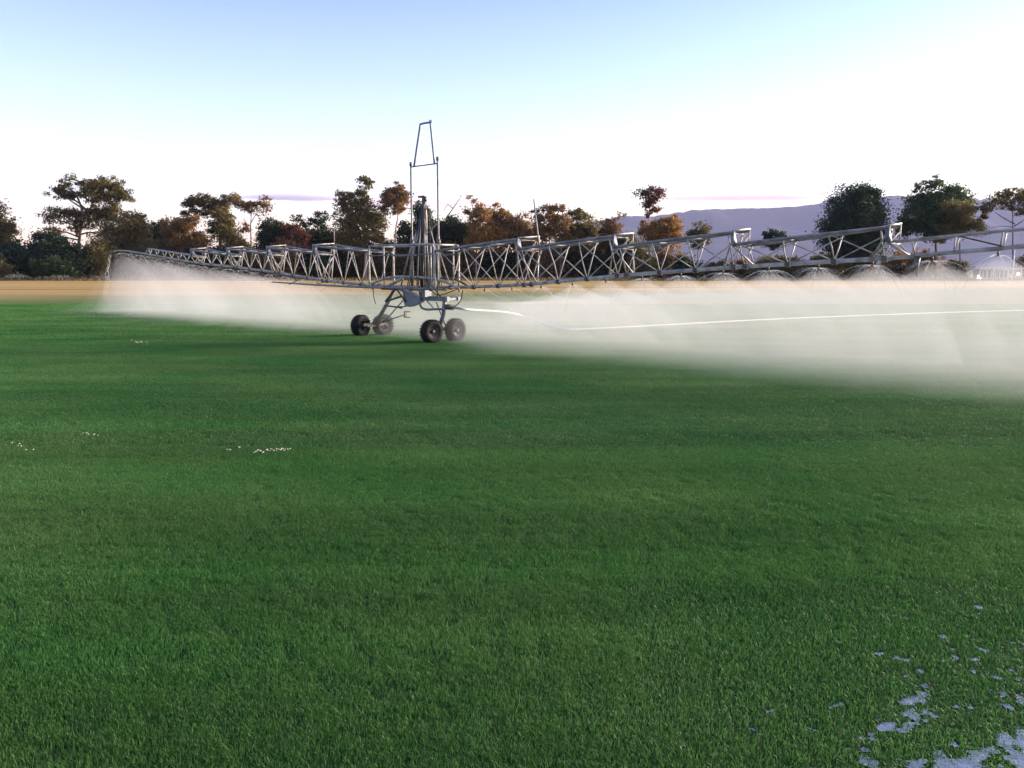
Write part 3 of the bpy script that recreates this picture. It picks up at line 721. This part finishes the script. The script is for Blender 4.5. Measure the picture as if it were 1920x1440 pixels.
# ------------------------------------------------------------------ supply hose trailing over the grass
def hose():
    T = Matrix.Translation((CX, CY, 0)) @ Matrix.Rotation(ANG, 4, 'Z')
    p0 = T @ Vector((1.35, .15, 1.02)); p1 = T @ Vector((1.75, .6, .93))
    g1 = ground(985, 606); g2 = ground(1050, 618.5); g3 = ground(1120, 618); g4 = ground(1400, 603); g5 = ground(1640, 594); g6 = ground(1920, 583.5)
    e = (g6[0] + 26, g6[1] + 9.5)
    r = .036
    pts = [p0, p1, (p1.lerp(Vector((g1[0], g1[1], .28)), .5)) + Vector((0, 0, .05)), (g1[0]-.1, g1[1]-.2, .30), (g2[0], g2[1], .06), (g3[0], g3[1], r), (g4[0], g4[1], r), (g5[0], g5[1]+.4, r), (g6[0], g6[1], r), (e[0], e[1], r)]
    t = thing('supply_hose', 'long white supply hose trailing from the irrigator cart across the wet grass', 'hose', (p0.x, p0.y, 0))
    o = Vector((p0.x, p0.y, 0))
    MB().tube([p - o for p in smooth_path(pts, 8)], r, 10).build('tube', HOSEM, t)
    cp = MB().tube([p0 - o + Vector((-.12,-.08,.0)), p0 - o + (p1-p0).normalized()*.12], .075, 12).build('coupling', DARK, t)
hose()

# ------------------------------------------------------------------ water spray
def volume_material(name, col, dens, aniso=0.0):
    m = bpy.data.materials.new(name); m.use_nodes = True
    nt = m.node_tree; nt.nodes.remove(nt.nodes['Principled BSDF'])
    v = nt.nodes.new('ShaderNodeVolumePrincipled')
    v.inputs['Color'].default_value = (*col, 1); v.inputs['Density'].default_value = dens
    v.inputs['Anisotropy'].default_value = aniso
    nt.links.new(v.outputs[0], nt.nodes['Material Output'].inputs['Volume'])
    return m
def spray_hull(name, s0, s1, prof, dens, label, cut=1.0, seed=0, dome=.24, floor=None):
    """closed body of mist below the pipe: rows along the boom, columns across it (profile of (offset, height fraction))"""
    ns = int((s1 - s0) / .12); S = np.linspace(s0, s1, ns)
    noz = np.array(NOZ)
    top = []
    for s in S:
        d = np.min(np.abs(noz - s))
        endk = min(1, (s - s0) / 1.6, (s1 - s) / 1.6); endk = math.sqrt(max(0, endk)) if endk < 1 else 1
        zz = zb(min(abs(s), 20.8)) - .13
        top.append((zz - dome * min(1, (d / .55)) ** 1.4) * (.02 + .98 * endk))
    top = np.array(top)
    jit_ = vnoise(S * 2.1 + seed, S * 0 + 4.3 + seed) - .5
    jit2 = vnoise(S * .45 + seed, S * 0 + 11.7) - .5
    jf = vnoise(S * 3.7 + seed, S * 0 + 21.1 + seed) - .5
    CW = np.where(S < 0, .55 + .45*np.clip(1 + S/5, 0, 1), 1.0)      # narrower fall on the far arm
    CK = .12 + .88 * np.clip((np.abs(S + .4) - 2.2) / 2.2, 0, 1)   # kept clear in front of the cart
    V = []
    for j, (v, g) in enumerate(prof):
        vv = v * (1 + .45 * jit2 + .40 * jit_) * (CK if v < 0 else CW)
        hh = top * g * (1 + (.30 * jf + .22*jit_) * (1 - g) * (1 if v < 0 else 1))
        low = .015 if floor is None else np.maximum(.015, floor * np.array([zb(min(abs(q), 20.8)) for q in S]) + .004)
        V.append(np.column_stack([S, vv, np.maximum(hh * cut, low)]))
    for (v, g) in prof[::-1]:
        V.append(np.column_stack([S, v * (1 + .45 * jit2 + .40 * jit_) * (CK if v < 0 else CW), S * 0 - .06 if floor is None else floor * np.array([zb(min(abs(q), 20.8)) for q in S]) - .75 * (1 - min(1, abs(v)/.9))]))
    n = ns; m = len(V); V = np.concatenate(V)
    Fc = []
    for j in range(m):
        j2 = (j + 1) % m
        for i in range(n - 1):
            Fc.append((j*n+i, j2*n+i, j2*n+i+1, j*n+i+1))
    Fc.append(tuple(j*n for j in range(m))); Fc.append(tuple(j*n+n-1 for j in range(m))[::-1])
    b = MB(); b.v = [tuple(p) for p in V]; b.f = Fc
    me_o = b.build(name, volume_material(name, (.97, .985, 1.0), dens, 0.0), None, False, fix=True)
    me_o.location = (CX, CY, 0); me_o.rotation_euler = (0, 0, ANG)
    return tag(me_o, label, 'spray', kind='stuff')
# outer veil with thin skirts, and the thicker fall below the nozzles
spray_hull('water_spray', -23.4, 23.4, [(-3.0,0),(-2.2,.03),(-1.6,.09),(-1.05,.22),(-.6,.52),(-.25,.9),(0,1),(.4,.97),(1.2,.94),(2.6,.90),(4.6,.80),(7.0,.55),(10.0,0)], .027,
           'veil of fine water spray falling from the boom onto the grass')
spray_hull('water_spray', -22.8, 22.8, [(-1.25,0),(-.95,.06),(-.65,.22),(-.35,.65),(-.12,.94),(0,1),(.2,.97),(.8,.90),(1.8,.72),(2.8,.4),(3.8,0)], .082,
           'thick white core of the spray below the sprinkler heads', seed=5.5, dome=.15)
spray_hull('water_spray', 3.6, 23.2, [(-.75,.80),(-.5,.91),(-.25,.97),(0,1),(.3,.97),(.65,.91),(1.0,.80)], .24,
           'row of small white spray domes just under the near boom arm', seed=2.2, dome=.28, floor=.74)
# streams leaving every sprinkler head
def jets():
    m = bpy.data.materials.new('water_jet'); m.use_nodes = True
    nt = m.node_tree; p = nt.nodes['Principled BSDF']
    p.inputs['Base Color'].default_value = (.9, .93, .96, 1); p.inputs['Roughness'].default_value = .25
    p.inputs['Alpha'].default_value = .20
    b = MB(); R = random.Random(4)
    for s in NOZ:
        z = zb(s) - .12
        n = 34 if s > 4 else 14
        for k in range(n):
            an = 2*math.pi*(k + R.uniform(-.3, .3)) / n
            vx = R.uniform(1.1, 2.4); vz = R.uniform(.1, .7); T = R.uniform(.15, .38)
            pts = []
            for i in range(6):
                t = T * i / 5
                pts.append((s + math.cos(an)*vx*t, math.sin(an)*vx*t, z + vz*t - 4.9*t*t))
            r = R.uniform(.002, .006)
            b.tube(pts, [r, r, r*.9, r*.8, r*.6, r*.2], 3, False)
    # end gun stream at the left tip
    for sg in (-1, 1):
        for k in range(7):
            pts = [(sg*(21.7 + 1.1*t + R.uniform(-.02,.02)), R.uniform(-.03,.03)*(1+6*t), 2.72 - .2*t - 1.9*t*t) for t in np.linspace(0, 1.05, 9)]
            b.tube(pts, [.005]*5+[.005,.004,.003,.002], 3, False)
    o = b.build('water_jets', m); o.location = (CX, CY, 0); o.rotation_euler = (0, 0, ANG)
    tag(o, 'thin white water streams arching out of the sprinkler heads', 'spray', kind='stuff')
jets()

# ------------------------------------------------------------------ grass
def blade_material(name, base):
    m = bpy.data.materials.new(name); m.use_nodes = True
    nt = m.node_tree; N = nt.nodes; L = nt.links
    out = N['Material Output']; p = N['Principled BSDF']
    p.inputs['Roughness'].default_value = .5; p.inputs['Specular IOR Level'].default_value = .28
    geo = N.new('ShaderNodeNewGeometry')
    def noise(sx, sy, det=3):
        mp = N.new('ShaderNodeMapping'); mp.inputs[3].default_value = (sx, sy, .01)
        L.new(geo.outputs['Position'], mp.inputs[0])
        n = N.new('ShaderNodeTexNoise'); n.inputs['Scale'].default_value = 1; n.inputs['Detail'].default_value = det
        L.new(mp.outputs[0], n.inputs['Vector']); return n.outputs[0]
    a = N.new('ShaderNodeAttribute'); a.attribute_name = 'tone'
    r1 = N.new('ShaderNodeValToRGB'); e = r1.color_ramp.elements
    e[0].position = 0; e[0].color = (.034, .112, .024, 1); e[1].position = 1; e[1].color = (.155, .28, .075, 1)
    x = e.new(.6); x.color = (.072, .205, .052, 1); x = e.new(.94); x.color = (.13, .265, .085, 1)
    L.new(a.outputs['Fac'], r1.inputs[0])
    r2 = N.new('ShaderNodeValToRGB'); e = r2.color_ramp.elements
    e[0].position = .34; e[0].color = (.62, .86, .66, 1); e[1].position = .66; e[1].color = (1.42, 1.14, 1.15, 1)
    L.new(noise(.28, .4), r2.inputs[0])
    mx = N.new('ShaderNodeMix'); mx.data_type = 'RGBA'; mx.blend_type = 'MULTIPLY'; mx.inputs[0].default_value = 1
    L.new(r1.outputs[0], mx.inputs[6]); L.new(r2.outputs[0], mx.inputs[7])
    r3 = N.new('ShaderNodeValToRGB'); e = r3.color_ramp.elements
    e[0].position = .38; e[0].color = (.82, .82, .82, 1); e[1].position = .62; e[1].color = (1.12, 1.12, 1.12, 1)
    L.new(noise(.12, .9), r3.inputs[0])
    m2 = N.new('ShaderNodeMix'); m2.data_type = 'RGBA'; m2.blend_type = 'MULTIPLY'; m2.inputs[0].default_value = 1
    L.new(mx.outputs[2], m2.inputs[6]); L.new(r3.outputs[0], m2.inputs[7])
    L.new(m2.outputs[2], p.inputs['Base Color'])
    t = N.new('ShaderNodeBsdfTranslucent'); L.new(m2.outputs[2], t.inputs[0])
    ms = N.new('ShaderNodeMixShader'); ms.inputs[0].default_value = .4
    L.new(p.outputs[0], ms.inputs[1]); L.new(t.outputs[0], ms.inputs[2]); L.new(ms.outputs[0], out.inputs[0])
    return m
BLADE = blade_material('grass_blade', None)

def blades(x, y, h, w, lean, r):
    """two-segment tapering blades -> vertices, faces"""
    n = len(x); a = r.uniform(0, 2*np.pi, n); b = r.uniform(0, 2*np.pi, n)
    dx, dy = np.cos(a)*w/2, np.sin(a)*w/2
    lx, ly = np.cos(b)*lean*h, np.sin(b)*lean*h
    z0 = np.zeros(n) - .004
    v0 = np.column_stack([x-dx, y-dy, z0]); v1 = np.column_stack([x+dx, y+dy, z0])
    hm = h*.58
    v2 = np.column_stack([x+dx*.8+lx*.35, y+dy*.8+ly*.35, hm]); v3 = np.column_stack([x-dx*.8+lx*.35, y-dy*.8+ly*.35, hm])
    v4 = np.column_stack([x+lx, y+ly, h*np.sqrt(np.maximum(.15, 1-.45*lean**2))])
    V = np.stack([v0, v1, v2, v3, v4], 1).reshape(-1, 3)
    o = np.arange(n)*5
    Fq = np.column_stack([o, o+1, o+2, o+3, o+3, o+2, o+4]).ravel()
    cnt = np.tile([4, 3], n)
    return V, Fq, cnt

def patch(name, side, n, h0, h1, w0, w1, seed, l0=.2, l1=1.25):
    r = np.random.default_rng(seed)
    x = r.uniform(-side/2, side/2, n); y = r.uniform(-side/2, side/2, n)
    hn = .75 + .5*vnoise(x*14/side*.4 + seed, y*14/side*.4)
    V, Fq, cnt = blades(x, y, r.uniform(h0, h1, n)*hn, r.uniform(w0, w1, n), r.uniform(l0, l1, n), r)
    tone = np.repeat(r.beta(2, 2.4, n), 2)
    o = npmesh(name, V, Fq, cnt, BLADE, None, tone)
    COL.objects.unlink(o)
    return o
PUD = (2.15, 3.05)           # centre of the soaked corner
def in_pud(x, y): return (x > .55) & (x < 4.2) & (y > 1.6) & (y < 5.0)
def scatter(name, label, src, y0, y1, step, margin, cull):
    pts = []
    for y in np.arange(y0, y1, step):
        hw = .67 * y + margin
        for x in np.arange(-hw, hw, step):
            pts.append((x + random.uniform(-.2,.2)*step, y + random.uniform(-.2,.2)*step))
    pts = np.array(pts)
    if cull: pts = pts[~in_pud(pts[:,0], pts[:,1])]
    n = len(pts)
    me = bpy.data.meshes.new(name)
    me.vertices.add(n); me.vertices.foreach_set('co', np.column_stack([pts, np.zeros(n)]).astype(np.float32).ravel())
    a = me.attributes.new('turn', 'FLOAT', 'POINT'); a.data.foreach_set('value', rng.uniform(0, 6.283, n).astype(np.float32))
    big = vnoise(pts[:,0]*.5+9, pts[:,1]*.7)
    a = me.attributes.new('size', 'FLOAT', 'POINT'); a.data.foreach_set('value', (.82 + .4*big + .1*rng.random(n)).astype(np.float32))
    o = bpy.data.objects.new(name, me); COL.objects.link(o)
    ng = bpy.data.node_groups.new(name, 'GeometryNodeTree')
    ng.interface.new_socket('Geometry', in_out='INPUT', socket_type='NodeSocketGeometry')
    ng.interface.new_socket('Geometry', in_out='OUTPUT', socket_type='NodeSocketGeometry')
    N = ng.nodes; L = ng.links
    gi = N.new('NodeGroupInput'); go = N.new('NodeGroupOutput')
    iop = N.new('GeometryNodeInstanceOnPoints'); oi = N.new('GeometryNodeObjectInfo'); oi.inputs[0].default_value = src
    t = N.new('GeometryNodeInputNamedAttribute'); t.data_type = 'FLOAT'; t.inputs[0].default_value = 'turn'
    s = N.new('GeometryNodeInputNamedAttribute'); s.data_type = 'FLOAT'; s.inputs[0].default_value = 'size'
    cx = N.new('ShaderNodeCombineXYZ'); L.new(t.outputs[0], cx.inputs[2])
    cs = N.new('ShaderNodeCombineXYZ'); cs.inputs[0].default_value = 1; cs.inputs[1].default_value = 1; L.new(s.outputs[0], cs.inputs[2])
    L.new(gi.outputs[0], iop.inputs['Points']); L.new(oi.outputs['Geometry'], iop.inputs['Instance'])
    L.new(cx.outputs[0], iop.inputs['Rotation']); L.new(cs.outputs[0], iop.inputs['Scale'])
    L.new(iop.outputs[0], go.inputs[0])
    md = o.modifiers.new('scatter', 'NODES'); md.node_group = ng
    tag(o, label, 'grass', kind='stuff')
random.seed(8)
scatter('grass', 'short mown green turf in the foreground', patch('turf_patch', .5, 3500, .017, .034, .0018, .0032, 1, .05, .85), 1.8, 9.0, .32, 4.5, True)
scatter('grass', 'short mown green turf of the middle field', patch('turf_patch', 1.0, 5600, .018, .036, .004, .007, 2, .3, 1.5), 9.0, 24.0, .68, 5.0, False)
scatter('grass', 'green turf of the far field around the irrigator', patch('turf_patch', 2.0, 5200, .024, .046, .012, .02, 3), 24.0, 46.0, 1.4, 8.0, False)

# soaked corner: standing water with thin, flattened grass
def wetness(x, y):
    d = (x - 1.95) * .85 - (y - 3.1) * .95
    rim = np.sqrt(((x - 2.5)/1.6)**2 + ((y - 2.5)/2.1)**2)      # the hollow closes again outside the soaked corner
    d0 = np.where(rim < 1.15, d, -2)
    d = d - np.clip(rim - .8, 0, None) * 3.0
    u = x*.87 + y*.5; v = -x*.5 + y*.87
    nz = vnoise(u*2.3, v*2.9)*.32 + vnoise(u*6.3+5, v*9.3)*.34 + vnoise(u*15+9, v*21+3)*.26 + vnoise(u*31+2, v*34+8)*.16
    fine = vnoise(u*13+3, v*17+1)*.6 + vnoise(u*29+7, v*33)*.4
    glint = np.where(d0 > -1.0, (fine - .755 + .10*np.clip(d0, -1, .4)) * 5, -1)
    return np.maximum(np.minimum(d, .9 - .25*d) + (nz - .52) * 2.0, glint)
def soaked():
    r = np.random.default_rng(77)
    n = 270000
    x = r.uniform(.15, 4.6, n); y = r.uniform(1.3, 5.4, n)
    edge = np.minimum.reduce([np.clip((x-.15)/.4, 0, 1), np.clip((4.6-x)/.4, 0, 1), np.clip((y-1.3)/.3, 0, 1), np.clip((5.4-y)/.4, 0, 1)])
    wet = wetness(x, y)
    keep = (r.random(n) < edge) & (r.random(n) < np.clip(.75 - (wet - .02) * 4.0, .02, 1))
    x, y, wet = x[keep], y[keep], wet[keep]; n = len(x)
    k = np.clip((wet + .6) / .8, 0, 1)
    V, Fq, cnt = blades(x, y, r.uniform(.019, .038, n)*(1-.4*k), r.uniform(.0024, .0042, n), r.uniform(.08, .95, n) + k * .9, r)
    tone = np.repeat(r.beta(2, 2.6, n), 2)
    o = npmesh('grass', V, Fq, cnt, BLADE, None, tone)
    tag(o, 'thin flattened wet grass standing in the puddle', 'grass', kind='stuff')
    # water: one sheet of small cells wherever the hollow is deep enough, so its shore is ragged
    st = .012; gx = np.arange(.2, 4.6, st); gy = np.arange(1.3, 5.3, st)
    X, Y = np.meshgrid(gx, gy); W = wetness(X, Y) > -.10
    nx = len(gx); ids = {}; V = []; Fc = []
    def vid(j, i):
        key = j*nx + i
        if key not in ids:
            ids[key] = len(V); V.append((gx[i], gy[j], 0))
        return ids[key]
    for j, i in zip(*np.nonzero(W[:-1, :-1])):
        Fc.append((vid(j, i), vid(j, i+1), vid(j+1, i+1), vid(j+1, i)))
    b = MB(); b.v = V; b.f = Fc
    w = bpy.data.materials.new('puddle_water'); w.use_nodes = True
    nt = w.node_tree; p = nt.nodes['Principled BSDF']
    p.inputs['Base Color'].default_value = (.07, .066, .055, 1); p.inputs['Roughness'].default_value = .25
    p.inputs['IOR'].default_value = 1.6
    p.inputs['Coat Weight'].default_value = 1.0; p.inputs['Coat Roughness'].default_value = .16; p.inputs['Coat IOR'].default_value = 2.3
    tc = nt.nodes.new('ShaderNodeNewGeometry'); nn = nt.nodes.new('ShaderNodeTexNoise'); nn.inputs['Scale'].default_value = 14; nn.inputs['Detail'].default_value = 3
    bp = nt.nodes.new('ShaderNodeBump'); bp.inputs['Strength'].default_value = .5; bp.inputs['Distance'].default_value = .01
    nt.links.new(tc.outputs['Position'], nn.inputs['Vector']); nt.links.new(nn.outputs[0], bp.inputs['Height'])
    nt.links.new(bp.outputs[0], p.inputs['Normal']); nt.links.new(bp.outputs[0], p.inputs['Coat Normal'])
    o = b.build('puddle', w, None, False, (0, 0, .008)); tag(o, kind='structure')
soaked()

# pale dry clippings lying on the turf
def clippings():
    b = MB(); R = random.Random(9)
    M = mat('clipping', (.62, .58, .48), .8, var=(.40, .36, .26), scale=30)
    def bits(px0, px1, py0, py1, n, s):
        for _ in range(n):
            t = R.random(); g = ground(px0 + (px1-px0)*t + R.uniform(-6, 6), py0 + (py1-py0)*t + R.uniform(-2.5, 2.5))
            L = R.uniform(.6, 1.5)*s
            b.box((g[0], g[1], .035), (L, L*R.uniform(.3,.6), .008), Euler((R.uniform(-.5,.5), R.uniform(-.5,.5), R.uniform(0,3))).to_matrix())
    bits(475, 552, 852, 846, 22, .022); bits(20, 60, 835, 850, 7, .018); bits(150, 190, 815, 822, 6, .018); bits(250, 278, 641, 646, 8, .05); bits(425, 445, 848, 846, 4, .025)
    o = b.build('clippings', M, None, False)
    tag(o, 'pale dry clippings scattered on the green turf', 'clippings', kind='stuff')
clippings()

# ------------------------------------------------------------------ thin evening clouds and the haze
def cloud(px0, px1, py, thick, D, seed, col, dens, label):
    a = at(px0, py, D); c = at(px1, py, D); L = c[0] - a[0]; zc = at(960, py, D)[2]; H = thick * D / F
    r = np.random.default_rng(seed); n, m = 60, 14
    V = []
    for i in range(n + 1):
        t = i / n; u = 2*t - 1
        env = max(0, 1 - abs(u)**2.2) ** .6
        hh = H/2 * env * (.55 + .9*float(vnoise(np.array([t*7+seed]), np.array([seed*1.7]))[0])) + .5
        cz = zc + H*.35*(float(vnoise(np.array([t*3+seed]), np.array([seed*.3+8]))[0]) - .5)
        for k in range(m):
            an = 2*math.pi*k/m
            V.append((a[0] + L*t, D + math.cos(an) * (L*.12*env + 5), cz + math.sin(an) * hh * (1 if math.sin(an) > 0 else .6)))
    Fc = [(i*m+k, i*m+(k+1)%m, (i+1)*m+(k+1)%m, (i+1)*m+k) for i in range(n) for k in range(m)]
    Fc += [tuple(range(m))[::-1], tuple(n*m + k for k in range(m))]
    b = MB(); b.v = V; b.f = Fc
    o = b.build('cloud', volume_material('cloud', col, dens), fix=True); tag(o, label, 'cloud', kind='structure')
cloud(440, 660, 371, 15, 15000, 2, (.74, .72, .84), .006, 'thin lilac cloud bank left of the tall gum')
cloud(600, 1000, 382, 18, 15600, 5, (.90, .68, .76), .0014, 'faint pink cloud bank behind the mast')
cloud(1230, 1580, 372, 12, 15300, 8, (.92, .70, .70), .0035, 'thin pink cloud streak above the mountain')
cloud(1480, 1560, 353, 3, 15300, 3, (.85, .68, .72), .004, 'hair-thin cloud streak high above the mountain')

def haze():
    b = MB().box((0, 3000, 340), (15400, 11400, 682))
    o = b.build('haze', volume_material('haze', (.58, .63, 1.0), .000058), None, False)
    tag(o, 'thin evening haze in the air over the field and the mountain', 'haze', kind='stuff')
haze()
